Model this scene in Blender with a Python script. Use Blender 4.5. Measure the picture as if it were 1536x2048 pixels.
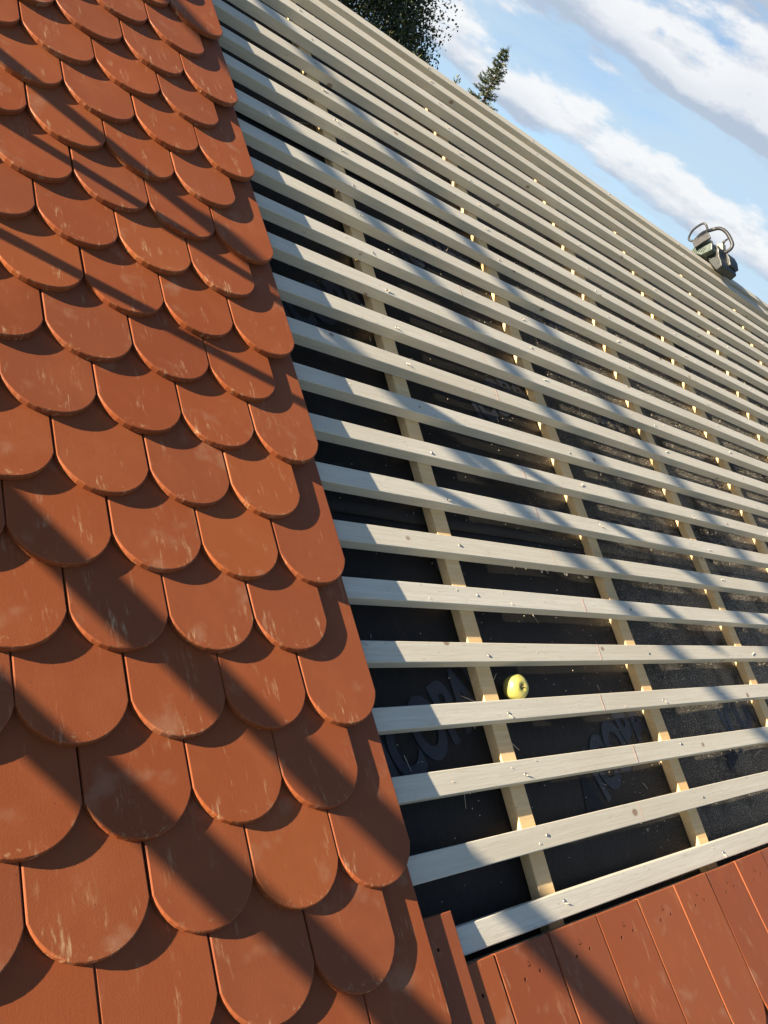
import bpy, bmesh, math, random
from mathutils import Vector, Matrix, Euler
random.seed(7)
rad = math.radians
S = bpy.context.scene
COL = S.collection
for o in list(bpy.data.objects): bpy.data.objects.remove(o)

# ---------------------------------------------------------------- frame of the roof slope
PITCH = rad(30.0)
Z0 = 3.0                                   # height of the roof origin above the ground
RM = Matrix.Translation((0, 0, Z0)) @ Matrix.Rotation(PITCH, 4, 'X')   # (u along eave, v up slope, n out) -> world
R3 = RM.to_3x3()
def roof(u, v, n=0.0): return RM @ Vector((u, v, n))

# ---------------------------------------------------------------- camera
cam = bpy.data.cameras.new('camera'); camo = bpy.data.objects.new('camera', cam); COL.objects.link(camo)
CX = Vector((0.7270126, -0.2298864, 0.6469969)); CY = Vector((0.1186723, -0.8860369, -0.4481691)); CZ = Vector((0.6762911, 0.4026052, -0.6168788))
cm = Matrix.Identity(3)
cm.col[0] = R3 @ CX; cm.col[1] = -(R3 @ CY); cm.col[2] = -(R3 @ CZ)
camo.matrix_world = Matrix.Translation(roof(-1.1778, -0.0609, 1.2654)) @ cm.to_4x4()
cam.sensor_fit = 'HORIZONTAL'; cam.sensor_width = 36.0; cam.lens = 36.0 * 1637.0 / 1536.0
cam.clip_start = 0.02; cam.clip_end = 2000
S.camera = camo

# ---------------------------------------------------------------- sun and sky
SA, SB = 5.05, 1.87                          # sun direction over the roof slope
sun_dir = (R3 @ Vector((-SA, SB, 1.0))).normalized()
sun_el = math.asin(sun_dir.z); sun_az = math.atan2(sun_dir.x, sun_dir.y)
sl = bpy.data.lights.new('sun', 'SUN'); sl.energy = 5.0; sl.angle = rad(0.45); sl.color = (1.0, 0.84, 0.62)
so = bpy.data.objects.new('sun', sl); COL.objects.link(so)
so.rotation_euler = sun_dir.to_track_quat('Z', 'Y').to_euler(); so.location = (-20, 5, 20)

S.view_settings.view_transform = 'Standard'; S.view_settings.look = 'None'
S.view_settings.exposure = 1.92; S.view_settings.gamma = 1.0; S.view_settings.use_curve_mapping = False

W = bpy.data.worlds.new('World'); S.world = W; W.use_nodes = True
SKY = 0.05
class NT:
    """small helper to write node trees"""
    def __init__(s, tree): s.t = tree; s.n = tree.nodes; s.l = tree.links; s.n.clear()
    def add(s, kind, **kw):
        n = s.n.new(kind)
        for k, v in kw.items(): setattr(n, k, v)
        return n
    def put(s, sock, v):
        if v is None: return
        if hasattr(v, 'is_linked') or isinstance(v, bpy.types.NodeSocket): s.l.new(v, sock)
        else: sock.default_value = v
    def math(s, op, a, b=None, c=None, clamp=False):
        n = s.add('ShaderNodeMath', operation=op, use_clamp=clamp)
        for i, v in enumerate((a, b, c)):
            if v is not None: s.put(n.inputs[i], v)
        return n.outputs[0]
    def vmath(s, op, a, b=None):
        n = s.add('ShaderNodeVectorMath', operation=op)
        s.put(n.inputs[0], a)
        if b is not None: s.put(n.inputs[1], b)
        return n.outputs['Value'] if op in ('DOT_PRODUCT', 'LENGTH') else n.outputs[0]
    def noise(s, vec, scale, detail=4, rough=0.55, dist=0.0, out=0, typ='FBM'):
        n = s.add('ShaderNodeTexNoise'); s.put(n.inputs['Vector'], vec)
        n.inputs['Scale'].default_value = scale; n.inputs['Detail'].default_value = detail
        n.inputs['Roughness'].default_value = rough; n.inputs['Distortion'].default_value = dist
        return n.outputs[out]
    def voro(s, vec, scale, out='Distance', rnd=1.0):
        n = s.add('ShaderNodeTexVoronoi'); s.put(n.inputs['Vector'], vec); n.inputs['Scale'].default_value = scale
        n.inputs['Randomness'].default_value = rnd
        return n.outputs[out]
    def ramp(s, fac, stops, interp='LINEAR'):
        n = s.add('ShaderNodeValToRGB'); s.put(n.inputs[0], fac); cr = n.color_ramp; cr.interpolation = interp
        while len(cr.elements) < len(stops): cr.elements.new(0.5)
        for e, (p, c) in zip(cr.elements, stops):
            e.position = p; e.color = (c, c, c, 1) if isinstance(c, (int, float)) else (*c, 1)
        return n.outputs[0]
    def smooth(s, x, lo, hi, a=0.0, b=1.0):
        n = s.add('ShaderNodeMapRange', interpolation_type='SMOOTHSTEP'); s.put(n.inputs[0], x)
        n.inputs[1].default_value = lo; n.inputs[2].default_value = hi; n.inputs[3].default_value = a; n.inputs[4].default_value = b
        return n.outputs[0]
    def mix(s, fac, a, b, mode='MIX'):
        n = s.add('ShaderNodeMix', data_type='RGBA', blend_type=mode); s.put(n.inputs[0], fac)
        for sock, v in ((n.inputs[6], a), (n.inputs[7], b)):
            if isinstance(v, tuple) and len(v) == 3: v = (*v, 1)
            s.put(sock, v)
        return n.outputs[2]
    def mapping(s, vec, scale=(1, 1, 1), loc=(0, 0, 0)):
        n = s.add('ShaderNodeMapping'); s.put(n.inputs[0], vec); n.inputs['Scale'].default_value = scale; n.inputs['Location'].default_value = loc
        return n.outputs[0]
    def comb(s, x, y, z):
        n = s.add('ShaderNodeCombineXYZ')
        for i, v in enumerate((x, y, z)): s.put(n.inputs[i], v)
        return n.outputs[0]
    def sep(s, v):
        n = s.add('ShaderNodeSeparateXYZ'); s.put(n.inputs[0], v); return n.outputs

def build_world():
    k = NT(W.node_tree)
    out = k.add('ShaderNodeOutputWorld'); bg = k.add('ShaderNodeBackground'); k.l.new(bg.outputs[0], out.inputs[0])
    sky = k.add('ShaderNodeTexSky'); sky.sky_type = 'NISHITA'; sky.sun_disc = False
    sky.sun_elevation = sun_el; sky.sun_rotation = sun_az
    sky.air_density = 0.62; sky.dust_density = 0.35; sky.ozone_density = 1.2; sky.altitude = 1200
    d = k.add('ShaderNodeTexCoord').outputs['Generated']
    d = k.vmath('NORMALIZE', d)
    x, y, z = k.sep(d)
    # banks of cumulus: height coordinate tilts a little along the horizon
    def density(dz, dh):
        zz = k.math('ADD', z, dz)
        xx = k.math('ADD', x, dh)
        p = k.comb(xx, y, k.math('MULTIPLY', zz, 2.6))
        tilt = k.math('SUBTRACT', k.math('MULTIPLY', xx, 0.682), k.math('MULTIPLY', y, 0.731))
        warp = k.math('SUBTRACT', k.noise(p, 5.0, 2, 0.5), 0.5)
        zp = k.math('ADD', k.math('ADD', zz, k.math('MULTIPLY', tilt, 0.11)), k.math('MULTIPLY', warp, 0.03))
        t = k.math('FRACT', k.math('DIVIDE', k.math('SUBTRACT', zp, 0.116), 0.098))
        prof = k.ramp(t, [(0.0, 0.0), (0.06, 0.36), (0.20, 0.56), (0.42, 0.34), (0.62, 0.02), (0.93, -0.0 + 0.0), (1.0, 0.0)])
        hi = k.math('SUBTRACT', k.smooth(zp, 0.16, 0.23, 0.0, 0.29), k.smooth(zp, 0.33, 0.46, 0.0, 0.80))
        n1 = k.noise(k.vmath('ADD', p, (3.1, 0.4, 1.7)), 9.5, 10, 0.60)
        n2 = k.noise(k.vmath('ADD', p, (7.7, 2.2, 0.3)), 2.6, 3, 0.5)
        s_ = k.math('ADD', k.math('MULTIPLY', n1, 1.45), k.math('MULTIPLY', n2, 0.55))
        s_ = k.math('ADD', s_, k.math('ADD', k.math('MULTIPLY', prof, 0.95), hi))
        return s_, t
    d0, t0 = density(0.0, 0.0)
    d1, _ = density(0.016, -0.012)
    cover = k.smooth(d0, 1.17, 1.44)
    lit = k.math('ADD', k.math('MULTIPLY', k.math('SUBTRACT', d0, d1), 2.0), 0.72, clamp=True)
    lit = k.math('SUBTRACT', lit, k.smooth(t0, 0.26, 0.02, 0.0, 0.42), clamp=True)
    thick = k.smooth(d0, 1.27, 1.90)
    lit = k.math('SUBTRACT', lit, k.math('MULTIPLY', thick, 0.30), clamp=True)
    ccol = k.mix(lit, (0.128, 0.148, 0.182), (0.262, 0.262, 0.262))
    veil = k.math('MULTIPLY', k.smooth(k.noise(k.mapping(d, (1, 1, 4.5)), 4.0, 5, 0.6), 0.05, 0.60), k.smooth(z, 0.12, 0.50, 0.96, 0.04))
    base = k.mix(1.0, sky.outputs[0], (SKY * 1.12, SKY * 1.22, SKY * 1.18), 'MULTIPLY')
    # pale summer air low over the horizon
    base = k.mix(veil, base, (0.150, 0.194, 0.232))
    colr = k.mix(k.math('MULTIPLY', cover, 0.92), base, ccol)
    below = k.smooth(z, -0.03, 0.0)
    colr = k.mix(below, (0.06, 0.065, 0.05), colr)
    k.l.new(colr, bg.inputs[0]); bg.inputs[1].default_value = 1.0
build_world()
W.cycles.sampling_method = 'MANUAL'; W.cycles.sample_map_resolution = 512

# ---------------------------------------------------------------- materials
def mat(name):
    m = bpy.data.materials.new(name); m.use_nodes = True
    k = NT(m.node_tree); o = k.add('ShaderNodeOutputMaterial'); b = k.add('ShaderNodeBsdfPrincipled'); k.l.new(b.outputs[0], o.inputs[0])
    return m, k, b
def objvec(k, spread=50.0):
    tc = k.add('ShaderNodeTexCoord').outputs['Object']; r = k.add('ShaderNodeObjectInfo').outputs['Random']
    off = k.comb(k.math('MULTIPLY', r, spread), k.math('MULTIPLY', r, spread * 0.61), k.math('MULTIPLY', r, spread * 0.37))
    return tc, k.vmath('ADD', tc, off), r
def bump(k, b, h, strength, dist):
    n = k.add('ShaderNodeBump'); n.inputs['Strength'].default_value = strength; n.inputs['Distance'].default_value = dist
    k.put(n.inputs['Height'], h); k.l.new(n.outputs[0], b.inputs['Normal'])

def m_tile():
    m, k, b = mat('clay_tile')
    tc, p, r = objvec(k)
    base = k.ramp(r, [(0.0, (0.196, 0.051, 0.018)), (0.25, (0.240, 0.064, 0.021)), (0.5, (0.208, 0.059, 0.023)), (0.75, (0.256, 0.072, 0.023)), (1.0, (0.222, 0.057, 0.018))])
    st = k.noise(k.mapping(p, (220, 4, 20)), 1.0, 3, 0.6)                  # faint drag lines along the tile
    c = k.mix(k.smooth(st, 0.35, 0.75, 0, 0.10), base, (0.180, 0.046, 0.018))
    bl = k.noise(p, 9.0, 4, 0.6)
    c = k.mix(k.smooth(bl, 0.45, 0.75, 0, 0.35), c, (0.285, 0.088, 0.033))
    # pale rub marks: patchy vertical scuffs
    sc = k.noise(k.mapping(p, (150, 26, 60)), 1.0, 6, 0.68)
    where = k.smooth(k.noise(k.mapping(p, (30, 10, 10)), 1.0, 2, 0.5), 0.55, 0.66)
    scuff = k.math('MULTIPLY', k.smooth(sc, 0.50, 0.70), where)
    y = k.sep(tc)[1]
    low = k.smooth(y, 0.05, -0.055, 0.35, 1.0)
    scuff = k.math('MULTIPLY', scuff, low)
    # rubbed lower rim
    rim = k.math('MULTIPLY', k.smooth(y, -0.035, -0.066), k.smooth(k.noise(p, 90.0, 4, 0.6), 0.56, 0.70))
    scuff = k.math('MAXIMUM', scuff, k.math('MULTIPLY', rim, 0.55))
    c = k.mix(k.math('MULTIPLY', scuff, 0.58), c, (0.60, 0.44, 0.26))
    pit = k.voro(k.vmath('ADD', p, (k.noise(p, 8.0, 1)) if False else (0.0, 0.0, 0.0)), 46.0)
    speck = k.math('MULTIPLY', k.smooth(pit, 0.075, 0.045), k.smooth(k.noise(p, 22.0, 2), 0.52, 0.6))
    c = k.mix(k.math('MULTIPLY', speck, 0.75), c, (0.10, 0.035, 0.02))
    bloom = k.smooth(k.noise(k.vmath('ADD', p, (4.2, 1.1, 0.0)), 13.0, 3, 0.5), 0.60, 0.76, 0.0, 0.42)
    c = k.mix(bloom, c, (0.32, 0.175, 0.105))
    k.put(b.inputs['Base Color'], c)
    k.put(b.inputs['Roughness'], k.math('ADD', k.math('MULTIPLY', scuff, 0.2), k.smooth(bl, 0.3, 0.7, 0.50, 0.62)))
    b.inputs['Specular IOR Level'].default_value = 0.20
    h = k.math('ADD', k.math('MULTIPLY', st, 0.18), k.math('MULTIPLY', k.noise(p, 380.0, 4, 0.65), 0.8))
    bump(k, b, h, 0.22, 0.0012)
    return m
def m_wood(name, c1, c2, c3, knot, fresh=False):
    m, k, b = mat(name)
    tc, p, r = objvec(k, 40.0)
    g = k.noise(k.mapping(p, (2.2, 130, 130)), 1.0, 5, 0.6, 0.3)
    v = k.voro(k.mapping(p, (0.75, 1, 1)), 6.5)
    kd = k.smooth(v, 0.19, 0.03)                                            # swirl round knots
    rings = k.noise(k.vmath('ADD', k.mapping(p, (5, 95, 95)), k.comb(0.0, k.math('MULTIPLY', kd, 2.6), k.math('MULTIPLY', kd, 1.4))), 1.0, 2, 0.5)
    lines = k.math('PINGPONG', k.math('MULTIPLY', rings, 9.0), 1.0)
    c = k.mix(k.smooth(g, 0.3, 0.75), c1, c2)
    c = k.mix(k.math('MULTIPLY', k.smooth(lines, 0.5, 1.0), 0.38), c, c3)
    big = k.noise(k.mapping(p, (1.6, 9, 9)), 1.0, 3, 0.5)
    c = k.mix(k.smooth(big, 0.42, 0.7, 0, 0.5), c, c3)
    c = k.mix(k.ramp(r, [(0.0, 0.0), (0.3, 0.30), (0.5, 0.05), (0.75, 0.38), (1.0, 0.1)]), c, tuple(x * f for x, f in zip(c3, (1.04, 0.98, 0.86))))
    c = k.mix(k.math('MULTIPLY', k.smooth(v, 0.075, 0.045), 0.8), c, knot)
    dirt = k.smooth(k.noise(k.mapping(p, (40, 60, 60)), 1.0, 3, 0.6), 0.66, 0.74)
    c = k.mix(k.math('MULTIPLY', dirt, 0.35), c, (0.20, 0.16, 0.11))
    k.put(b.inputs['Base Color'], c); b.inputs['Roughness'].default_value = 0.72
    b.inputs['Specular IOR Level'].default_value = 0.25
    bump(k, b, k.math('ADD', g, k.math('MULTIPLY', k.noise(k.mapping(p, (30, 400, 400)), 1.0, 2), 0.6)), 0.35, 0.0015)
    return m
def m_plain(name, col, rough=0.6, metal=0.0, var=0.25, scale=20.0, bmp=0.15, spec=0.4):
    m, k, b = mat(name)
    tc, p, r = objvec(k)
    n = k.noise(p, scale, 5, 0.6)
    dark = tuple(c * (1 - var) for c in col); lite = tuple(min(1, c * (1 + var)) for c in col)
    k.put(b.inputs['Base Color'], k.ramp(n, [(0.25, dark), (0.5, col), (0.8, lite)]))
    k.put(b.inputs['Roughness'], k.smooth(n, 0.2, 0.8, max(0.05, rough - 0.12), min(1, rough + 0.12)))
    b.inputs['Metallic'].default_value = metal; b.inputs['Specular IOR Level'].default_value = spec
    if bmp: bump(k, b, k.noise(p, scale * 6, 3), bmp, 0.002)
    return m
def m_membrane():
    m, k, b = mat('underlay')
    tc = k.add('ShaderNodeTexCoord').outputs['Object']
    n = k.noise(tc, 5.0, 5, 0.6)
    f = k.noise(tc, 900.0, 2, 0.6)
    c = k.ramp(n, [(0.3, (0.0065, 0.0065, 0.0062)), (0.55, (0.0095, 0.0095, 0.009)), (0.8, (0.018, 0.0175, 0.016))])
    dust = k.math('MULTIPLY', k.smooth(k.noise(tc, 160.0, 5, 0.7), 0.54, 0.75), k.smooth(k.noise(tc, 2.2, 3, 0.6), 0.35, 0.7))
    c = k.mix(k.math('MULTIPLY', dust, 0.22), c, (0.20, 0.17, 0.13))
    xx = k.sep(tc)[0]
    saw = k.math('MULTIPLY', k.smooth(k.noise(tc, 300.0, 3, 0.75), 0.48, 0.58), k.math('MULTIPLY', k.smooth(xx, 0.8, 2.2, 0.0, 1.0), k.smooth(k.noise(tc, 5.5, 4, 0.65), 0.30, 0.56)))
    c = k.mix(saw, c, (0.50, 0.45, 0.36))
    k.put(b.inputs['Base Color'], c); b.inputs['Roughness'].default_value = 0.5; b.inputs['Specular IOR Level'].default_value = 0.18
    bump(k, b, k.math('ADD', k.math('MULTIPLY', saw, 6.0), k.math('ADD', f, k.math('MULTIPLY', k.noise(tc, 60.0, 4, 0.6), 2.0))), 0.45, 0.002)
    return m
def m_leaf(name, c1, c2, trans=0.35):
    m, k, b = mat(name)
    geo = k.add('ShaderNodeNewGeometry').outputs['Random Per Island']
    pos = k.add('ShaderNodeTexCoord').outputs['Object']
    c = k.mix(geo, c1, c2)
    c = k.mix(k.smooth(k.noise(pos, 1.3, 3), 0.35, 0.7, 0, 0.5), c, tuple(x * 0.55 for x in c1))
    k.put(b.inputs['Base Color'], c); b.inputs['Roughness'].default_value = 0.5
    tr = k.add('ShaderNodeBsdfTranslucent'); k.put(tr.inputs[0], k.mix(0.5, c, (0.12, 0.16, 0.02)))
    mx = k.add('ShaderNodeMixShader'); mx.inputs[0].default_value = trans
    k.l.new(b.outputs[0], mx.inputs[1]); k.l.new(tr.outputs[0], mx.inputs[2])
    out = [n for n in k.n if n.type == 'OUTPUT_MATERIAL'][0]; k.l.new(mx.outputs[0], out.inputs[0])
    return m
def m_apple():
    m, k, b = mat('apple_skin')
    tc = k.add('ShaderNodeTexCoord').outputs['Object']
    n = k.noise(tc, 45.0, 4, 0.6)
    c = k.ramp(n, [(0.3, (0.27, 0.265, 0.060)), (0.55, (0.34, 0.325, 0.090)), (0.8, (0.40, 0.355, 0.125))])
    dots = k.smooth(k.voro(tc, 210.0), 0.24, 0.12)
    c = k.mix(k.math('MULTIPLY', dots, 0.5), c, (0.66, 0.60, 0.30))
    z = k.sep(tc)[2]; rr = k.vmath('LENGTH', k.vmath('MULTIPLY', tc, (1.0, 1.0, 0.0)))
    rus = k.math('MULTIPLY', k.smooth(rr, 0.013, 0.004), k.smooth(z, 0.0, 0.015))
    c = k.mix(k.math('MULTIPLY', rus, 0.8), c, (0.22, 0.17, 0.06))
    k.put(b.inputs['Base Color'], c); b.inputs['Roughness'].default_value = 0.36
    b.inputs['Subsurface Weight'].default_value = 0.08; b.inputs['Subsurface Radius'].default_value = (0.01, 0.008, 0.002)
    bump(k, b, n, 0.1, 0.001)
    return m
def m_ground():
    m, k, b = mat('grass_ground')
    tc = k.add('ShaderNodeTexCoord').outputs['Object']
    n = k.noise(tc, 0.3, 6, 0.6); f = k.noise(tc, 30.0, 4, 0.7)
    c = k.mix(f, (0.035, 0.060, 0.018), (0.085, 0.115, 0.035))
    c = k.mix(k.smooth(n, 0.4, 0.65, 0, 0.6), c, (0.11, 0.10, 0.05))
    k.put(b.inputs['Base Color'], c); b.inputs['Roughness'].default_value = 0.9
    bump(k, b, f, 0.8, 0.03)
    return m

M = dict(
    tile=m_tile(),
    batten=m_wood('weathered_batten', (0.540, 0.520, 0.448), (0.620, 0.600, 0.528), (0.445, 0.412, 0.338), (0.20, 0.125, 0.065)),
    cb=m_wood('fresh_pine', (0.64, 0.47, 0.245), (0.72, 0.56, 0.325), (0.56, 0.375, 0.175), (0.26, 0.12, 0.05)),
    membrane=m_membrane(),
    print=m_plain('pale_print', (0.018, 0.022, 0.032), 0.55, 0, 0.2, 60),
    textw=m_plain('white_print', (0.30, 0.29, 0.26), 0.6, 0, 0.3, 90),
    nail=m_plain('zinc_nail', (0.30, 0.29, 0.27), 0.45, 0.7, 0.3, 300),
    pencil=m_plain('red_pencil', (0.45, 0.27, 0.22), 0.8, 0, 0.4, 200, 0),
    chip=m_plain('wood_chip', (0.60, 0.53, 0.41), 0.6, 0, 0.35, 40, 0),
    hole=m_plain('dark_clay_hole', (0.10, 0.032, 0.018), 0.9, 0, 0.2, 200),
    apple=m_apple(), stem=m_plain('apple_stem', (0.20, 0.15, 0.06), 0.7, 0, 0.3, 300),
    green=m_plain('green_casing', (0.055, 0.078, 0.066), 0.45, 0, 0.2, 30),
    dark=m_plain('black_plastic', (0.010, 0.014, 0.015), 0.45, 0, 0.25, 40),
    greyp=m_plain('grey_plastic', (0.022, 0.023, 0.027), 0.42, 0, 0.2, 60),
    cream=m_plain('pale_casing', (0.26, 0.25, 0.19), 0.5, 0, 0.15, 60),
    steel=m_plain('saw_steel', (0.16, 0.16, 0.155), 0.35, 0.9, 0.25, 90),
    galv=m_plain('galvanised_tube', (0.42, 0.43, 0.43), 0.5, 0.85, 0.2, 30),
    plank=m_wood('scaffold_plank', (0.30, 0.25, 0.18), (0.38, 0.32, 0.24), (0.24, 0.20, 0.15), (0.12, 0.08, 0.05)),
    wall=m_plain('lime_render', (0.55, 0.52, 0.45), 0.9, 0, 0.08, 6, 0.4),
    board=m_plain('fascia_board', (0.30, 0.20, 0.11), 0.7, 0, 0.2, 12),
    zinc=m_plain('gutter_zinc', (0.32, 0.33, 0.34), 0.45, 0.8, 0.2, 15),
    bark=m_plain('bark', (0.085, 0.062, 0.045), 0.95, 0, 0.35, 12, 0.9),
    leaf=m_leaf('broad_leaf', (0.018, 0.028, 0.011), (0.042, 0.056, 0.020), 0.2),
    lightleaf=m_leaf('pale_twig_leaf', (0.10, 0.125, 0.055), (0.17, 0.19, 0.085), 0.35),
    needle=m_leaf('spruce_needle', (0.045, 0.065, 0.038), (0.085, 0.098, 0.058), 0.15),
    ground=m_ground(),
)

# ---------------------------------------------------------------- mesh helpers
def link(name, me, m=None, parent=None, mw=None):
    o = bpy.data.objects.new(name, me); COL.objects.link(o)
    if m is not None and me is not None and not me.materials: me.materials.append(m)
    if parent is not None: o.parent = parent
    if mw is not None: o.matrix_basis = mw
    return o
def mesh(name, bm, smooth=False):
    me = bpy.data.meshes.new(name); bm.to_mesh(me); bm.free()
    if smooth:
        for p in me.polygons: p.use_smooth = True
    return me
def box(bm, x0, x1, y0, y1, z0, z1, bevel=0.0, seg=1):
    vs = [bm.verts.new((x, y, z)) for x in (x0, x1) for y in (y0, y1) for z in (z0, z1)]
    fs = [(0, 1, 3, 2), (4, 6, 7, 5), (0, 4, 5, 1), (2, 3, 7, 6), (0, 2, 6, 4), (1, 5, 7, 3)]
    faces = [bm.faces.new([vs[i] for i in f]) for f in fs]
    if bevel:
        es = list({e for f in faces for e in f.edges})
        bmesh.ops.bevel(bm, geom=es, offset=bevel, segments=seg, affect='EDGES', profile=0.6)
def tube(bm, pts, r, n=8, cap=True, closed=False):
    pts = [Vector(p) for p in pts]; rs = r if isinstance(r, (list, tuple)) else [r] * len(pts)
    rings = []; prev = None; L = len(pts)
    for i, p in enumerate(pts):
        if closed: t = (pts[(i + 1) % L] - pts[i - 1]).normalized()
        else: t = (pts[min(i + 1, L - 1)] - pts[max(i - 1, 0)]).normalized()
        if prev is None:
            a = Vector((0, 0, 1)) if abs(t.z) < 0.9 else Vector((1, 0, 0)); s = t.cross(a).normalized()
        else: s = (prev - t * prev.dot(t)).normalized()
        prev = s; q = t.cross(s)
        rings.append([bm.verts.new(p + (s * math.cos(2 * math.pi * j / n) + q * math.sin(2 * math.pi * j / n)) * rs[i]) for j in range(n)])
    m = L if closed else L - 1
    for i in range(m):
        A, B = rings[i], rings[(i + 1) % L]
        for j in range(n): bm.faces.new((A[j], A[(j + 1) % n], B[(j + 1) % n], B[j]))
    if cap and not closed:
        bm.faces.new(rings[0][::-1]); bm.faces.new(rings[-1])
def prism(bm, outline, z0, z1):
    a = [bm.verts.new((x, y, z0)) for x, y in outline]; b = [bm.verts.new((x, y, z1)) for x, y in outline]
    bm.faces.new(a[::-1]); bm.faces.new(b); n = len(a)
    for i in range(n): bm.faces.new((a[i], a[(i + 1) % n], b[(i + 1) % n], b[i]))
def tag(o, label=None, cat=None, group=None, kind=None):
    if label: o['label'] = label
    if cat: o['category'] = cat
    if group: o['group'] = group
    if kind: o['kind'] = kind
    return o
def empty(name, loc=(0, 0, 0), rot=(0, 0, 0)):
    o = bpy.data.objects.new(name, None); COL.objects.link(o); o.location = loc; o.rotation_euler = rot
    o.empty_display_size = 0.1
    return o
def MB(bm_fn, *a, **kw):
    bm = bmesh.new(); bm_fn(bm, *a, **kw); return bm

# ---------------------------------------------------------------- ground
bm = bmesh.new()
bmesh.ops.create_grid(bm, x_segments=40, y_segments=40, size=600)
tag(link('ground', mesh('ground', bm), M['ground']), 'green lawn round the house reaching to the horizon', kind='structure')

# ---------------------------------------------------------------- house
E_ = 0.1494                 # batten gauge
VB = -0.1716                # upper edge of the lowest open batten
BW, BT = 0.0515, 0.038      # batten section
TC = 0.030                  # counter batten thickness
MEMN = -(BT + TC)           # underlay level
VR = 3.2277                 # upper edge of the topmost batten
UL, UR = -1.52, 7.4         # gable ends
house = empty('house', (0, 0, 0))
tag(house, 'house roof half covered in rounded red clay tiles, bare battens beside them', 'house')

# walls and far slope
apex = roof(0, 3.262, -0.08); eav = roof(0, -0.50, -0.11)
ya, za = apex.y, apex.z; ye, ze = eav.y, eav.z; yb = 2 * ya - ye
bm = bmesh.new(); box(bm, UL + 0.12, UR - 0.12, ye + 0.18, ye + 0.46, 0, ze - 0.02); link('wall', mesh('wall', bm), M['wall'], house)
bm = bmesh.new(); box(bm, UL + 0.12, UR - 0.12, yb - 0.46, yb - 0.18, 0, ze - 0.02); link('wall', mesh('wall', bm), M['wall'], house)
for uu in (UL + 0.12, UR - 0.40):
    bm = bmesh.new()
    pr = [(ye + 0.463, 0), (yb - 0.463, 0), (yb - 0.463, ze + 0.02), (ya, za - 0.30), (ye + 0.463, ze + 0.02)]
    a = [bm.verts.new((uu, y, z)) for y, z in pr]; b = [bm.verts.new((uu + 0.28, y, z)) for y, z in pr]
    bm.faces.new(a[::-1]); bm.faces.new(b)
    for i in range(5): bm.faces.new((a[i], a[(i + 1) % 5], b[(i + 1) % 5], b[i]))
    link('gable_wall', mesh('gable_wall', bm), M['wall'], house)
# far slope, a plain underlay sheet
bm = bmesh.new()
q = [(UL, ya + 0.004, za + 0.004), (UR, ya + 0.004, za + 0.004), (UR, yb, ze), (UL, yb, ze)]
t = [bm.verts.new(c) for c in q]; w = [bm.verts.new((c[0], c[1], c[2] - 0.05)) for c in q]
bm.faces.new(t); bm.faces.new(w[::-1])
for i in range(4): bm.faces.new((t[i], w[i], w[(i + 1) % 4], t[(i + 1) % 4]))
link('far_slope', mesh('far_slope', bm), M['membrane'], house)

# underlay sheets with slight waves
def mem_n(u, v):
    return (0.0016 * math.sin(u * 3.1 + 1.3 * math.sin(v * 2.3)) * math.sin(v * 4.7 + 0.6) + 0.0010 * math.sin(u * 11 + v * 7) - 0.0018
            + 0.0002 * math.sin(v * 31 + 2 * math.sin(u * 2.0)))
def sheet(v0, v1, lift, nu, nv):
    bm = bmesh.new(); g = []
    for j in range(nv + 1):
        v = v0 + (v1 - v0) * j / nv; row = []
        for i in range(nu + 1):
            u = UL + (UR - UL) * i / nu
            fade = max(0.0, 1 - (v - v0) / 0.25)
            row.append(bm.verts.new((u, v, MEMN + mem_n(u, v) + lift * fade)))
        g.append(row)
    for j in range(nv):
        for i in range(nu): bm.faces.new((g[j][i], g[j][i + 1], g[j + 1][i + 1], g[j + 1][i]))
    ext = bmesh.ops.extrude_face_region(bm, geom=bm.faces[:])
    for vtx in [x for x in ext['geom'] if isinstance(x, bmesh.types.BMVert)]: vtx.co.z -= 0.0022
    bmesh.ops.recalc_face_normals(bm, faces=bm.faces[:])
    return mesh('underlay_sheet', bm, True)
lower = link('underlay_sheet', sheet(-0.56, 0.90, 0.0, 260, 30), M['membrane'], house, RM)
upper = link('underlay_sheet', sheet(0.787, 2.32, 0.0042, 260, 34), M['membrane'], house, RM)
top_s = link('underlay_sheet', sheet(2.21, 3.262, 0.0042, 260, 24), M['membrane'], house, RM)
# deck below the underlay
bm = bmesh.new(); box(bm, UL, UR, -0.56, 3.255, MEMN - 0.05, MEMN - 0.009)
link('sheathing', mesh('sheathing', bm), M['board'], house, RM)

# counter battens
CBR = [-1.82, -1.05, -0.28, 0.495, 1.266, 2.067, 2.821, 3.615, 4.39, 5.16, 5.93, 6.70, 7.30]
CW = 0.057
for i, ur in enumerate(CBR):
    bm = bmesh.new(); box(bm, -CW, 0, -0.56, 3.255, -0.0145, 0.0145, 0.0015)
    mw = RM @ Matrix.Translation((ur, 0, -BT - 0.0155)) @ Matrix.Rotation(rad(random.uniform(-0.12, 0.12)), 4, 'Z')
    link('counter_batten', mesh('counter_batten', bm), M['cb'], house, mw)

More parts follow.
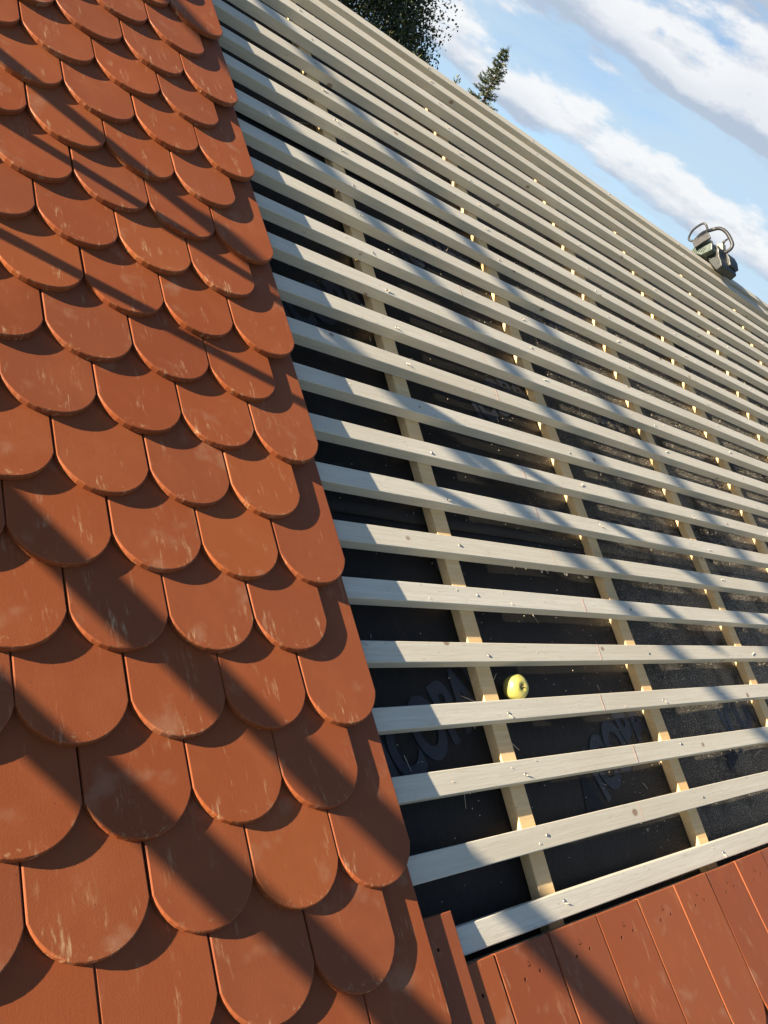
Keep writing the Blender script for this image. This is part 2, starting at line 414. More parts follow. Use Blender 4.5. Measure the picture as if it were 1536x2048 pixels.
# battens, each with its nails
def batten_mesh(w):
    bm = bmesh.new(); nseg = 24; rings = []
    L0, L1 = UL, UR
    prof = [(-w, -BT), (0, -BT), (0, 0), (-w, 0)]
    c = 0.0016
    pr = [(-w + c, -BT), (-c, -BT), (0, -BT + c), (0, -c), (-c, 0), (-w + c, 0), (-w, -c), (-w, -BT + c)]
    ph = random.uniform(0, 6)
    for i in range(nseg + 1):
        u = L0 + (L1 - L0) * i / nseg
        dv = 0.0026 * math.sin(u * 1.7 + ph) ; dn = 0.0006 * math.sin(u * 2.3 + ph * 2)
        rings.append([bm.verts.new((u, y + dv, z + (dn if z > -0.01 else 0))) for y, z in pr])
    for i in range(nseg):
        for j in range(8): bm.faces.new((rings[i][j], rings[i + 1][j], rings[i + 1][(j + 1) % 8], rings[i][(j + 1) % 8]))
    bm.faces.new(rings[0]); bm.faces.new(rings[-1][::-1])
    bmesh.ops.recalc_face_normals(bm, faces=bm.faces[:])
    return mesh('batten', bm)
BMESH = [batten_mesh(BW + d) for d in (-0.0015, 0.0, 0.001, -0.0006, 0.0016)]
bm = bmesh.new(); bmesh.ops.create_cone(bm, cap_ends=True, segments=10, radius1=0.0044, radius2=0.0036, depth=0.0018)
bmesh.ops.translate(bm, verts=bm.verts[:], vec=(0, 0, 0.0007)); NAIL = mesh('nail', bm); NAIL.materials.append(M['nail'])
bm = bmesh.new()
prism(bm, [(-0.005, -0.0015), (0.004, -0.002), (0.011, 0.0002), (0.003, 0.0018)], -0.0004, 0.0016); SPL = mesh('splinter', bm); SPL.materials.append(M['chip'])
bm = bmesh.new(); box(bm, -0.0007, 0.0007, -0.049, -0.002, -0.0002, 0.0003); MARK = mesh('pencil_mark', bm); MARK.materials.append(M['pencil'])
def place_batten(vtop, idx, nails=True):
    o = link('batten', BMESH[idx % 5], M['batten'], house, RM @ Matrix.Translation((0, vtop + random.uniform(-0.0015, 0.0015), 0)))
    if nails:
        for ur in CBR[3:9]:
            uc = ur - CW / 2 + random.uniform(-0.014, 0.016)
            n = link('nail', NAIL, None, o, Matrix.Translation((uc, -BW / 2 + random.uniform(-0.012, 0.010), 0.0004)) @ Euler((random.uniform(-.2, .2), random.uniform(-.2, .2), 0)).to_matrix().to_4x4())
            if random.random() < 0.55:
                link('splinter', SPL, None, o, Matrix.Translation((uc + random.uniform(0.001, 0.005), n.matrix_basis.translation.y + random.uniform(-.006, .003), 0.0006)) @ Matrix.Rotation(random.uniform(-1.2, 1.2), 4, 'Z') @ Matrix.Rotation(-0.25, 4, 'Y'))
    return o
BAT = []
for i in range(24):
    v = VB + i * E_ if i < 23 else VR
    b = place_batten(v, i * 3 + 1); BAT.append(b)
    if 1 <= i <= 13 and i != 9:
        link('pencil_mark', MARK, None, b, Matrix.Translation((0.895 + (0.078 if i in (4, 5, 2) else 0) + random.uniform(-.004, .004), 0, 0.0004)) @ Matrix.Rotation(rad(random.uniform(-4, 4)), 4, 'Z'))
place_batten(-0.238, 2, False)                          # eave batten under the first course
place_batten(-0.430, 3, False)

# clay tiles -------------------------------------------------------------
TW, TL, TT, SAG = 0.1788, 0.38, 0.0140, 0.067
PW = 0.181
TILT = math.atan(TT / E_)
def tile_outline(w, inset=0.0):
    h = w / 2; r = (h * h + SAG * SAG) / (2 * SAG); cy = -SAG + r
    a0 = math.asin(min(1.0, h / r)); pts = []
    N = 16
    for i in range(N + 1):
        a = -a0 + 2 * a0 * i / N
        pts.append(((r - inset) * math.sin(a), cy - (r - inset) * math.cos(a)))
    # straight sides
    pts[0] = (-h + inset, pts[0][1] if inset == 0 else 0.0); pts[-1] = (h - inset, pts[-1][1] if inset == 0 else 0.0)
    pts += [(h - inset, TL - SAG - inset), (-h + inset, TL - SAG - inset)]
    return pts
def tile_mesh(w, holes=False):
    bm = bmesh.new()
    rings = [(0.0012, -TT), (0.0, -TT + 0.0015), (0.0, -0.0028), (0.0009, -0.0009), (0.0026, 0.0)]
    vs = [[bm.verts.new((x, y, z)) for x, y in tile_outline(w, ins)] for ins, z in rings]
    n = len(vs[0])
    for a, b in zip(vs, vs[1:]):
        for i in range(n): bm.faces.new((a[i], a[(i + 1) % n], b[(i + 1) % n], b[i]))
    bm.faces.new(vs[0][::-1]); bm.faces.new(vs[-1])
    bmesh.ops.recalc_face_normals(bm, faces=bm.faces[:])
    me = mesh('roof_tile', bm); me.materials.append(M['tile']); me.materials.append(M['hole'])
    if holes:
        ob = bpy.data.objects.new('tmp', me); COL.objects.link(ob)
        cb = bmesh.new()
        for x, y, r in ((-0.026, TL - SAG - 0.062, 0.0040), (0.026, TL - SAG - 0.058, 0.0040)):
            bmesh.ops.create_cone(cb, cap_ends=True, segments=12, radius1=r * 0.8, radius2=r, depth=0.02, matrix=Matrix.Translation((x, y, -0.0005)))
        # small pressed triangle between the nail holes
        for k in range(3):
            a0 = math.pi / 2 + k * 2 * math.pi / 3; a1 = a0 + 2 * math.pi / 3
            p0 = Vector((0.0062 * math.cos(a0), TL - SAG - 0.040 + 0.0062 * math.sin(a0), 0)); p1 = Vector((0.0062 * math.cos(a1), TL - SAG - 0.040 + 0.0062 * math.sin(a1), 0))
            dr = (p1 - p0).normalized(); sd = Vector((-dr.y, dr.x, 0)) * 0.0008
            prism(cb, [(p0 + sd)[:2], (p0 - sd)[:2], (p1 - sd)[:2], (p1 + sd)[:2]], -0.0012, 0.002)
        bmesh.ops.recalc_face_normals(cb, faces=cb.faces[:])
        cme = mesh('cut', cb); cme.materials.append(M['hole']); cut = bpy.data.objects.new('cut', cme); COL.objects.link(cut)
        md = ob.modifiers.new('b', 'BOOLEAN'); md.operation = 'DIFFERENCE'; md.object = cut; md.solver = 'EXACT'; md.use_self = True
        try: md.material_mode = 'TRANSFER'
        except Exception: pass
        dg = bpy.context.evaluated_depsgraph_get()
        me2 = bpy.data.meshes.new_from_object(ob.evaluated_get(dg))
        bpy.data.objects.remove(ob); bpy.data.objects.remove(cut)
        me2.name = 'roof_tile'
        return me2
    return me
TILE = tile_mesh(TW); TILEH = tile_mesh(TW, True)
HC = 0.0440                                             # height of the tile top at its shoulders
def tile_matrix(uc, vcusp, h=HC):
    j = random.uniform
    return (RM @ Matrix.Translation((uc + j(-.0009, .0009), vcusp + j(-.0022, .0022), h + j(-.0004, .0006)))
            @ Euler((-TILT + j(-.004, .004), j(-.004, .004), rad(j(-.45, .45)))).to_matrix().to_4x4())
far = []                                                # tiles left of the picture, joined
def put_tile(uc, vc, me=None, h=HC):
    mw = tile_matrix(uc, vc, h)
    if uc < -1.55: far.append(mw); return
    link('roof_tile', me or TILE, None, house, mw)
ROWS = list(range(-3, 21))
for r in ROWS:
    vc = r * E_
    start = 0.0 if r % 2 == 0 else -0.5
    if r == -3: start = 0.5
    u = start * PW - PW / 2
    while u > UL - 0.02:
        put_tile(u, vc, TILEH if (r == -3 and u > -0.1) else TILE)
        u -= PW
# first course along the eave with visible heads, and the short course under it
EV = -0.545
u = -PW * 5 + PW / 2
while u < UR:
    put_tile(u, EV, TILEH); u += PW
u = -PW * 5
while u < UR:
    link('roof_tile', TILE, None, house, tile_matrix(u, EV - 0.008, HC - TT * 1.04) ); u += PW
if far:
    bm = bmesh.new()
    for mw in far:
        t0 = len(bm.verts); bm.from_mesh(TILE); bm.verts.ensure_lookup_table()
        for vtx in bm.verts[t0:]: vtx.co = mw @ vtx.co
    fo = link('roof_tile', mesh('far_tiles', bm), M['tile'], house); tag(fo, kind='stuff')
# fascia, gutter
bm = bmesh.new(); box(bm, UL, UR, -0.585, -0.562, -0.22, -0.012, 0.002); link('fascia', mesh('fascia', bm), M['board'], house, RM)
bm = bmesh.new(); n = 12; A = []
for uu in (UL - 0.05, UR + 0.05):
    g0 = roof(0, -0.66, -0.08); out = [(g0.y - 0.03 + 0.062 * math.cos(math.pi + math.pi * i / n), g0.z - 0.02 + 0.062 * math.sin(math.pi + math.pi * i / n)) for i in range(n + 1)]
    inn = [(g0.y - 0.03 + 0.058 * math.cos(math.pi + math.pi * i / n), g0.z - 0.02 + 0.058 * math.sin(math.pi + math.pi * i / n)) for i in range(n, -1, -1)]
    A.append([bm.verts.new((uu, y, z)) for y, z in out + inn])
k = len(A[0])
for i in range(k): bm.faces.new((A[0][i], A[0][(i + 1) % k], A[1][(i + 1) % k], A[1][i]))
bm.faces.new(A[0]); bm.faces.new(A[1][::-1]); bmesh.ops.recalc_face_normals(bm, faces=bm.faces[:])
link('gutter', mesh('gutter', bm), M['zinc'], house)

# print on the underlay: diagonal lettering, a line of dashes, a small line of text ----------------
def text_mesh(s, size, shear=0.0, bold=0.0):
    cu = bpy.data.curves.new('t', 'FONT'); cu.body = s; cu.size = size; cu.shear = shear; cu.offset = bold; cu.resolution_u = 8
    ob = bpy.data.objects.new('t', cu); COL.objects.link(ob)
    bpy.context.view_layer.update()
    me = bpy.data.meshes.new_from_object(ob.evaluated_get(bpy.context.evaluated_depsgraph_get()))
    bpy.data.objects.remove(ob)
    return me
def lay(me, u, v, ang, parent, m, lift=0.0016, name='printed_lettering'):
    ca, sa = math.cos(ang), math.sin(ang)
    me = me.copy(); me.materials.clear(); me.materials.append(m)
    for vt in me.vertices:
        x, y = vt.co.x * ca - vt.co.y * sa + u, vt.co.x * sa + vt.co.y * ca + v
        extra = 0.0046 * max(0.0, 1 - (y - 0.787) / 0.25) if 0.787 < y < 1.04 else 0.0
        vt.co = (x, y, MEMN + mem_n(x, y) + lift + extra)
    return link(name, me, None, parent)
logo = text_mesh('ICOPAL', 0.200, 0.12, 0.008)
for vt in logo.vertices: vt.co.x *= 0.66
bm = bmesh.new(); prism(bm, [(-0.13, -0.005), (-0.02, -0.005), (-0.035, 0.115)], -0.0002, 0.0002); tri = mesh('tri', bm)
for (u, v) in ((0.86, 0.00), (0.10, 0.10), (1.75, 0.06), (2.6, 0.02)):
    lay(logo, u, v, rad(24), lower, M['print']); lay(tri, u, v, rad(24), lower, M['print'])
for (u, v) in ((0.10, 1.36), (0.86, 1.22), (1.72, 1.30), (2.6, 1.25), (0.72, 1.84), (1.6, 1.86)):
    lay(logo, u, v, rad(24), upper, M['print'], 0.0022)
small = text_mesh('utter Pronfino Me', 0.060, 0.0, 0.0007)
lay(small, 1.32, 0.722, math.pi, lower, M['textw'])
num = text_mesh('340', 0.085, 0.1, 0.001)
lay(num, 0.56, 0.705, math.pi, lower, M['print'])
bm = bmesh.new(); box(bm, 0, 0.048, -0.004, 0.004, -0.0002, 0.0002); dash = mesh('dash', bm)
for i in range(30):
    lay(dash, 0.13 + i * 0.112, 0.930, 0.0, upper, M['print'], 0.0022, 'printed_dash')

# ---------------------------------------------------------------- apple resting between batten and counter batten
def make_apple():
    root = empty('apple')
    bm = bmesh.new(); n = 40; rows = 26; R = 0.0345; rings = []
    for i in range(rows + 1):
        th = math.pi * i / rows
        r = math.sin(th) * R * (1 + 0.05 * math.cos(th))
        z = math.cos(th) * R * 0.92
        z -= 0.0105 * math.exp(-(r / 0.0095) ** 2) if th < math.pi / 2 else -0.006 * math.exp(-(r / 0.009) ** 2)
        if i in (0, rows): rings.append([bm.verts.new((0, 0, z))]); continue
        lob = 0.018 if th < 1.2 else 0.028
        rings.append([bm.verts.new((r * (1 + lob * math.cos(5 * 2 * math.pi * j / n) + 0.012 * math.cos(2 * math.pi * j / n + 1)) * math.cos(2 * math.pi * j / n),
                                    r * (1 + lob * math.cos(5 * 2 * math.pi * j / n)) * math.sin(2 * math.pi * j / n), z)) for j in range(n)])
    for a, b in zip(rings, rings[1:]):
        for j in range(n):
            if len(a) == 1: bm.faces.new((a[0], b[j], b[(j + 1) % n]))
            elif len(b) == 1: bm.faces.new((a[j], b[0], a[(j + 1) % n]))
            else: bm.faces.new((a[j], b[j], b[(j + 1) % n], a[(j + 1) % n]))
    bmesh.ops.recalc_face_normals(bm, faces=bm.faces[:])
    link('body', mesh('apple_body', bm, True), M['apple'], root)
    bm = bmesh.new(); tube(bm, [(0, 0, 0.016), (0.0006, 0, 0.024), (0.002, 0.0006, 0.031), (0.0045, 0.001, 0.037)], [0.0012, 0.0011, 0.0012, 0.0019], 8)
    link('stalk', mesh('stalk', bm, True), M['stem'], root)
    bm = bmesh.new()
    for j in range(5):
        a = j * 2 * math.pi / 5
        prism(bm, [(0.001 * math.cos(a), 0.001 * math.sin(a)), (0.004 * math.cos(a - .4), 0.004 * math.sin(a - .4)), (0.006 * math.cos(a), 0.006 * math.sin(a)), (0.004 * math.cos(a + .4), 0.004 * math.sin(a + .4))], -0.0275, -0.0265)
    link('calyx', mesh('calyx', bm), M['stem'], root)
    return root
ap = make_apple()
tocam = (Vector((-1.1778, -0.0609, 1.2654)) - Vector((0.565, 0.32, -0.033))).normalized()
right = Vector(CX)
axis = (tocam * 0.74 + right * 0.66 - Vector(CY) * 0.06).normalized()
ap.matrix_world = RM @ Matrix.Translation((0.567, VB + 3 * E_ + 0.0365, MEMN + 0.0350)) @ axis.to_track_quat('Z', 'X').to_matrix().to_4x4()
tag(ap, 'yellow green apple lying on black underlay against a batten', 'apple')

# ---------------------------------------------------------------- power saw on the ridge
def rounded_box(bm, x0, x1, y0, y1, z0, z1, bv=0.012): box(bm, x0, x1, y0, y1, z0, z1, bv, 2)
def make_saw():
    """saw lying rolled over on the ridge: sections are drawn across (y, z) and run along x"""
    root = empty('chainsaw')
    def part(name, poly, x0, x1, m, bv=0.006):
        bm = bmesh.new()
        a = [bm.verts.new((x0, y, z)) for y, z in poly]; b = [bm.verts.new((x1, y, z)) for y, z in poly]; n = len(poly)
        bm.faces.new(a); bm.faces.new(b[::-1])
        for i in range(n): bm.faces.new((a[i], b[i], b[(i + 1) % n], a[(i + 1) % n]))
        bmesh.ops.recalc_face_normals(bm, faces=bm.faces[:])
        if bv: bmesh.ops.bevel(bm, geom=bm.edges[:], offset=bv, segments=2, affect='EDGES', profile=0.6)
        return link(name, mesh(name, bm), M[m], root)
    part('lower_casing', [(0.070, 0.005), (0.050, 0.080), (-0.060, 0.180), (-0.095, 0.165), (-0.135, 0.120), (-0.165, 0.100), (-0.192, 0.074), (-0.173, 0.030), (-0.10, 0.055), (-0.05, 0.082), (0.0, 0.060)], -0.10, 0.13, 'dark', 0.007)
    part('rear_casing', [(-0.09, 0.175), (-0.135, 0.150), (-0.172, 0.112), (-0.150, 0.085), (-0.06, 0.130)], 0.02, 0.15, 'dark', 0.007)
    g = part('motor_casing', [(0.045, 0.062), (0.040, 0.098), (-0.046, 0.176), (-0.074, 0.168), (-0.100, 0.132), (-0.045, 0.074)], -0.165, -0.01, 'green', 0.006)
    bm = bmesh.new()
    for i in range(6):
        f = i / 5; y, z = -0.046 + f * 0.075, 0.100 - f * 0.030
        box(bm, -0.170, -0.163, y - 0.003, y + 0.003, z - 0.004, z + 0.030)
    link('cooling_fins', mesh('cooling_fins', bm), M['green'], g)
    part('filler_cover', [(0.030, 0.108), (0.048, 0.142), (-0.010, 0.196), (-0.036, 0.166)], -0.160, -0.07, 'cream', 0.007)
    part('handle_mount', [(0.006, 0.198), (-0.032, 0.220), (-0.066, 0.180), (-0.042, 0.152)], 0.0, 0.055, 'cream', 0.006)
    part('guard_plate', [(0.060, 0.134), (0.022, 0.156), (-0.022, 0.218), (-0.064, 0.192), (-0.030, 0.150), (0.004, 0.095)], -0.202, -0.186, 'greyp', 0.003)
    def rounded(ctrl, closed=True):
        P = [Vector(c) for c in ctrl]
        for _ in range(2):
            q = []
            for i in range(len(P) if closed else len(P) - 1):
                a_, b_ = P[i], P[(i + 1) % len(P)]; q += [a_ * 0.75 + b_ * 0.25, a_ * 0.25 + b_ * 0.75]
            P = q if closed else [P[0]] + q + [P[-1]]
        return P
    bm = bmesh.new()
    tube(bm, rounded([(-0.19, 0.046, 0.132), (-0.196, 0.088, 0.126), (-0.202, 0.094, 0.162), (-0.210, 0.086, 0.200), (-0.216, 0.052, 0.244), (-0.216, 0.030, 0.262), (-0.210, 0.002, 0.248), (-0.200, -0.020, 0.220), (-0.19, 0.004, 0.190)]), 0.0075, 8, closed=True)
    link('guard_loop', mesh('guard_loop', bm, True), M['greyp'], root)
    bm = bmesh.new()
    tube(bm, rounded([(-0.10, 0.10, 0.16), (-0.04, 0.126, 0.225), (0.02, 0.112, 0.272), (0.02, 0.066, 0.304), (0.02, 0.0, 0.297), (0.02, -0.075, 0.254), (0.02, -0.108, 0.226), (0.02, -0.098, 0.184), (0.02, -0.040, 0.142)], False), 0.0125, 10)
    link('wrap_handle', mesh('wrap_handle', bm, True), M['greyp'], root)
    bm = bmesh.new(); tube(bm, [(0.03, -0.022, 0.205), (0.03, -0.020, 0.235), (0.03, -0.034, 0.258)], [0.012, 0.009, 0.006], 8); link('trigger', mesh('trigger', bm, True), M['greyp'], root)
    bm = bmesh.new(); ol = [(-0.15, 0.026), (-0.45, 0.017)] + [(-0.45 - 0.017 * math.sin(math.pi * i / 8), 0.017 * math.cos(math.pi * i / 8)) for i in range(1, 8)] + [(-0.45, -0.017), (-0.15, -0.026)]
    prism(bm, ol, -0.003, 0.003)
    bmesh.ops.transform(bm, matrix=Matrix.Translation((0, 0.045, 0.060)) @ Matrix.Rotation(rad(25), 4, 'X'), verts=bm.verts[:])
    bar = link('guide_bar', mesh('guide_bar', bm), M['steel'], root)
    bm = bmesh.new(); ring = [(x, 0.045 + z * 0.906, 0.060 + z * 0.423) for x, z in [(-0.15, 0.030), (-0.30, 0.026), (-0.45, 0.021), (-0.466, 0.014), (-0.472, 0.0), (-0.466, -0.014), (-0.45, -0.021), (-0.30, -0.026), (-0.15, -0.030)]]
    tube(bm, ring, 0.0042, 6); link('chain', mesh('chain', bm), M['dark'], bar)
    return root
saw = make_saw()
rp = roof(4.16, 3.262, 0)
saw.matrix_world = Matrix.Translation((rp.x, rp.y + 0.05, rp.z - 0.075)) 
tag(saw, 'dark green chainsaw with loop handles lying on the ridge', 'chainsaw')

# ---------------------------------------------------------------- scaffold at the left gable (its tubes throw the slanting shadows)
SU = -1.78
sc = empty('scaffold', (SU, 0, 0)); tag(sc, 'tube scaffold with plank rails standing at the left gable of the house', 'scaffold')
def sc_tube(name, p0, p1, r=0.0242, m='galv'):
    bm = bmesh.new(); a, b = Vector(p0), Vector(p1); tube(bm, [a, (a + b) / 2, b], r, 12); return link(name, mesh(name, bm, True), M[m], sc)
def yz(y, z, du=0.0): return (du, y, Z0 + z)
def extend(p, q, s0, s1):
    (y0, z0), (y1, z1) = p, q; L = math.hypot(y1 - y0, z1 - z0); dy, dz = (y1 - y0) / L, (z1 - z0) / L
    return (y0 - dy * s0, z0 - dz * s0), (y1 + dy * s1, z1 + dz * s1)
def sc_board(name, p, q, hgt, thick=0.03, du=0.0):
    (y0, z0), (y1, z1) = p, q; L = math.hypot(y1 - y0, z1 - z0); ang = math.atan2(z1 - z0, y1 - y0)
    bm = bmesh.new(); box(bm, -L / 2, L / 2, -thick / 2, thick / 2, -hgt / 2, hgt / 2, 0.002)
    mw = Matrix.Translation(yz((y0 + y1) / 2, (z0 + z1) / 2, du)) @ Matrix.Rotation(ang, 4, 'X') @ Matrix.Rotation(math.pi / 2, 4, 'Z')
    return link(name, mesh(name, bm), M['plank'], sc, mw)
# rails and braces in the gable plane: each is laid out from the line its shadow draws on the roof (u, v)
def shadow_bar(name, p, q, s0, s1, r, du=0.0):
    ends = []
    for u, v, n in (p, q):
        k = (u - (SU + du)) / SA; w = RM @ Vector((SU + du, v + SB * k, n + k)); ends.append((w.y, w.z - Z0))
    a, b = extend(ends[0], ends[1], s0, s1)
    return sc_tube(name, yz(*a, du), yz(*b, du), r)
shadow_bar('guard_rail', (-0.683, 0.592, 0.04), (0.607, -0.47, 0.01), 0.55, 1.2, 0.0200)
shadow_bar('guard_rail', (-0.737, 0.291, 0.04), (-0.121, -0.254, 0.04), 0.75, 1.3, 0.0200, 0.05)
shadow_bar('brace', (-0.629, 1.211, 0.04), (0.714, 0.784, 0.01), 0.9, 0.0, 0.0165, 0.04)
shadow_bar('standard', (-0.607, 1.54, 0.04), (-0.373, 1.46, 0.04), 4.4, 0.8, 0.0175)
shadow_bar('ledger', (-0.686, 1.775, 0.04), (-0.191, 1.489, 0.04), 1.3, 0.5, 0.0175, -0.04)
shadow_bar('guard_rail', (0.24, 1.28, 0.0), (0.81, 0.86, 0.0), 0.10, 1.1, 0.0215, -1.35)
shadow_bar('guard_rail', (0.35, 2.05, 0.0), (1.21, 1.30, 0.0), 0.30, 1.2, 0.0215, -1.35)
shadow_bar('guard_rail', (0.62, 2.49, 0.0), (1.39, 1.76, 0.0), 0.60, 1.3, 0.0215, -1.35)
for yy in (-1.35, 3.4):
    sc_tube('standard', (0.0, yy, 0.0), (0.0, yy, Z0 + 2.3)); sc_tube('standard', (-1.31, yy, 0.0), (-1.31, yy, Z0 + 2.6))
sc_tube('standard', (-1.31, 1.84, 0.0), (-1.31, 1.84, Z0 + 1.0))
for j in range(4):
    bm = bmesh.new(); box(bm, -1.22 + j * 0.29, -0.96 + j * 0.29, -1.5, 3.6, Z0 - 1.25, Z0 - 1.205, 0.003); link('deck_plank', mesh('deck_plank', bm), M['plank'], sc)
for yy in (-1.30, 1.79, 3.35): sc_tube('transom', (-1.42, yy, Z0 - 1.28), (0.1, yy, Z0 - 1.28))

# ---------------------------------------------------------------- trees behind the ridge
camw = camo.matrix_world.translation
def at_az(az, dist): return Vector((camw.x + dist * math.sin(rad(az)), camw.y + dist * math.cos(rad(az)), 0))
def leaf_quads(pts, size, rnd, droop=0.0):
    verts, faces = [], []
    for p, nrm in pts:
        s = size * rnd.uniform(0.6, 1.3)
        d = Vector((rnd.gauss(0, 1), rnd.gauss(0, 1), rnd.gauss(0, 1) - droop)).normalized()
        a = d.cross(Vector((rnd.gauss(0, 1), rnd.gauss(0, 1), rnd.gauss(0, 1)))).normalized()
        i = len(verts); w = s * 0.36
        verts += [p, p + d * s * 0.45 + a * w, p + d * s, p + d * s * 0.45 - a * w]
        faces.append((i, i + 1, i + 2, i + 3))
    me = bpy.data.meshes.new('crown'); me.from_pydata(verts, [], faces); return me
def broad_tree(name, base, height, cr, ch, nclump, per, label, leafm, size=0.085, seed=1):
    rnd = random.Random(seed); root = empty(name, base); tag(root, label, 'tree')
    cz = height - ch
    bm = bmesh.new(); tube(bm, [(0, 0, 0), (0.05, 0.02, cz * 0.5), (0.0, 0.08, cz), (0.05, 0.0, cz + ch * 0.5)], [0.20, 0.16, 0.12, 0.03], 10)
    clumps = []
    for i in range(nclump):
        while True:
            d = Vector((rnd.uniform(-1, 1), rnd.uniform(-1, 1), rnd.uniform(-1, 1)))
            if 0.15 < d.length < 1: break
        d = d.normalized() * (d.length ** 0.6)
        k = 1 + 0.10 * math.sin(3 * math.atan2(d.y, d.x) + seed) + 0.10 * math.sin(5 * d.z + seed)
        c = Vector((d.x * cr * k, d.y * cr * k, cz + d.z * ch)); clumps.append((c, rnd.uniform(0.34, 0.62)))
        if i % 5 == 0: tube(bm, [(0, 0, cz * 0.75), Vector((0, 0, cz * 0.9)) * 0.5 + c * 0.5, c], [0.06, 0.03, 0.008], 5, False)
    link('trunk', mesh('trunk', bm, True), M['bark'], root)
    pts = []
    for c, r in clumps:
        for _ in range(per):
            d = Vector((rnd.gauss(0, 1), rnd.gauss(0, 1), rnd.gauss(0, 0.8))).normalized() * (rnd.random() ** 0.5) * r * 0.85
            pts.append((c + d, None))
    link('crown', leaf_quads(pts, size, rnd, 0.4), leafm, root)
    return root
broad_tree('broadleaf_tree', at_az(25.2, 14), 9.6, 2.0, 3.2, 620, 430, 'large dark leafy tree rising behind the roof ridge', M['leaf'], 0.046, 3)

def spruce(name, base, height, rbase, label, seed=2, whorl=0.16):
    rnd = random.Random(seed); root = empty(name, base); tag(root, label, 'tree')
    bm = bmesh.new(); tube(bm, [(0, 0, 0), (0, 0, height * 0.5), (0.05, 0, height)], [0.16, 0.09, 0.006], 8)
    link('trunk', mesh('trunk', bm, True), M['bark'], root)
    verts, faces = [], []
    z = 1.2
    while z < height - 0.02:
        rl = rbase * ((height - z) / height) ** 0.85 + 0.05
        for b in range(rnd.randint(5, 8)):
            a = rnd.uniform(0, 2 * math.pi); L = rl * rnd.uniform(0.6, 1.15)
            out = Vector((math.cos(a), math.sin(a), 0)); side = Vector((-out.y, out.x, 0))
            n = max(4, int(L / 0.045))
            for i in range(1, n + 1):
                f = i / n
                p = Vector((0, 0, z)) + out * L * f + Vector((0, 0, -0.30 * L * f + 0.32 * L * f * f + (0.12 * L if z > height - 1.0 else 0) * f))
                for _ in range(7):
                    s = rnd.uniform(0.05, 0.12) * (1.1 - 0.4 * f)
                    d = (out * rnd.uniform(0.2, 1.0) + side * rnd.uniform(-1.1, 1.1) + Vector((0, 0, rnd.uniform(-0.45, 0.7)))).normalized()
                    w = d.cross(Vector((rnd.gauss(0, 1), rnd.gauss(0, 1), rnd.gauss(0, 1)))).normalized() * 0.011
                    k = len(verts); verts += [p - w, p + w, p + d * s + w * 0.4, p + d * s - w * 0.4]; faces.append((k, k + 1, k + 2, k + 3))
        z += whorl * rnd.uniform(0.6, 1.2) * (0.55 if z > height - 2.2 else 1.0)
    # leader shoots
    for i in range(26):
        p = Vector((0.02, 0, height - rnd.uniform(0, 0.35))); d = Vector((rnd.gauss(0, .4), rnd.gauss(0, .4), 1)).normalized(); w = Vector((0.008, 0.004, 0))
        k = len(verts); verts += [p - w, p + w, p + d * 0.14 + w * .3, p + d * 0.14 - w * .3]; faces.append((k, k + 1, k + 2, k + 3))
    me = bpy.data.meshes.new('crown'); me.from_pydata(verts, [], faces)
    link('crown', me, M['needle'], root)
    return root
spruce('spruce_tree', at_az(39.05, 22), camw.z + 22 * math.tan(rad(10.2)), 1.55, 'thin spruce top standing alone against the sky above the ridge', 5)

def twig_bush(name, base, height, label, seed):
    rnd = random.Random(seed); root = empty(name, base); tag(root, label, 'shrub')
    verts, faces = [], []; bm = bmesh.new()
    for i in range(34):
        a = rnd.uniform(0, 6.283); lean = rnd.uniform(0.0, 0.28); L = height * rnd.uniform(0.80, 1.0)
        top = Vector((math.cos(a) * lean * height * 0.5, math.sin(a) * lean * height * 0.5, L))
        tube(bm, [(0, 0, 0), top * 0.5 + Vector((0, 0, 0.1)), top], [0.016, 0.009, 0.002], 5, False)
        for j in range(150):
            f = rnd.uniform(0.25, 1.0); p = top * f + Vector((rnd.gauss(0, .02), rnd.gauss(0, .02), 0))
            d = (Vector((rnd.gauss(0, 1), rnd.gauss(0, 1), rnd.uniform(0.2, 2.0)))).normalized(); s = rnd.uniform(0.04, 0.10)
            w = d.cross(Vector((rnd.gauss(0, 1), rnd.gauss(0, 1), 0.3))).normalized() * 0.008
            k = len(verts); verts += [p, p + d * s * .5 + w, p + d * s, p + d * s * .5 - w]; faces.append((k, k + 1, k + 2, k + 3))
    link('stems', mesh('stems', bm, True), M['bark'], root)
    me = bpy.data.meshes.new('foliage'); me.from_pydata(verts, [], faces); link('foliage', me, M['lightleaf'], root)
    return root
twig_bush('willow_shrub', at_az(35.2, 10.5), camw.z + 10.5 * math.tan(rad(8.1)), 'pale green twigs poking up over the ridge before the dark tree', 4)
twig_bush('willow_shrub', at_az(36.6, 10.5), camw.z + 10.5 * math.tan(rad(7.5)), 'faint pale twigs just over the ridge left of the spruce', 8)

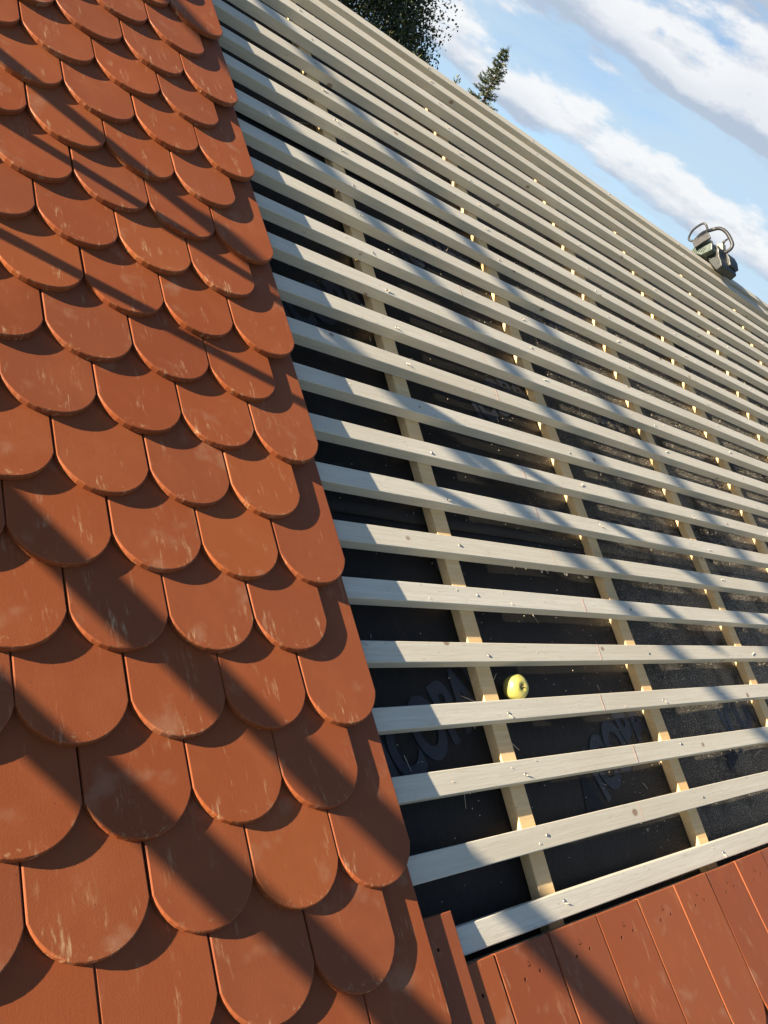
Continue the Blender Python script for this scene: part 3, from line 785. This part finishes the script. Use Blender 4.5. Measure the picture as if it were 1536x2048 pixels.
# ---------------------------------------------------------------- sawdust, chips and straws lying about
def scatter():
    rnd = random.Random(11); verts, faces = [], []
    def chip(u, v, n, L, w):
        a = rnd.uniform(0, math.pi); t = rnd.uniform(-0.5, 0.5); b = rnd.uniform(-0.5, 0.5)
        d = Vector((math.cos(a), math.sin(a), t)).normalized(); s = Vector((-math.sin(a), math.cos(a), b)).normalized()
        c = Vector((u, v, n + abs(d.z) * L / 2 + abs(s.z) * w / 2 + 0.0005)); k = len(verts)
        up = d.cross(s).normalized() * 0.0003
        for z in (-1, 1):
            for i, j in ((-1, -1), (1, -1), (1, 1), (-1, 1)): verts.append(c + d * L / 2 * i + s * w / 2 * j + up * z)
        for f in ((0, 3, 2, 1), (4, 5, 6, 7), (0, 1, 5, 4), (1, 2, 6, 5), (2, 3, 7, 6), (3, 0, 4, 7)): faces.append(tuple(k + i for i in f))
    def ground_n(u, v):
        x = MEMN + mem_n(u, v)
        if 0.787 < v: x += 0.0046 * max(0.0, 1 - (v - 0.787) / 0.25)
        return x + 0.0006
    n = 0
    while n < 17000:
        u = rnd.uniform(0.02, 5.2); v = rnd.uniform(-0.15, 3.1)
        dens = 0.05 + 0.95 * min(1, max(0, (u - 0.55) / 2.0)) ** 1.3
        if rnd.random() > dens: continue
        L = rnd.uniform(0.0012, 0.0040) if rnd.random() < 0.95 else rnd.uniform(0.008, 0.016)
        chip(u, v, ground_n(u, v), L, rnd.uniform(0.0008, 0.0022)); n += 1
    for _ in range(240):                                    # on the battens
        i = rnd.randint(0, 22); u = rnd.uniform(0.2, 4.5); v = VB + i * E_ - rnd.uniform(0.004, 0.047)
        chip(u, v, 0.0008, rnd.uniform(0.0015, 0.005), rnd.uniform(0.0008, 0.0016))
    for _ in range(70):                                     # straws
        u = rnd.uniform(0.05, 2.2); v = rnd.uniform(-0.15, 2.4); chip(u, v, ground_n(u, v), rnd.uniform(0.02, 0.055), 0.0011)
    me = bpy.data.meshes.new('sawdust'); me.from_pydata(verts, [], faces); return me
tag(link('sawdust', scatter(), M['chip'], None, RM), 'pale sawdust, wood chips and straws strewn over underlay and battens', 'sawdust', kind='stuff')
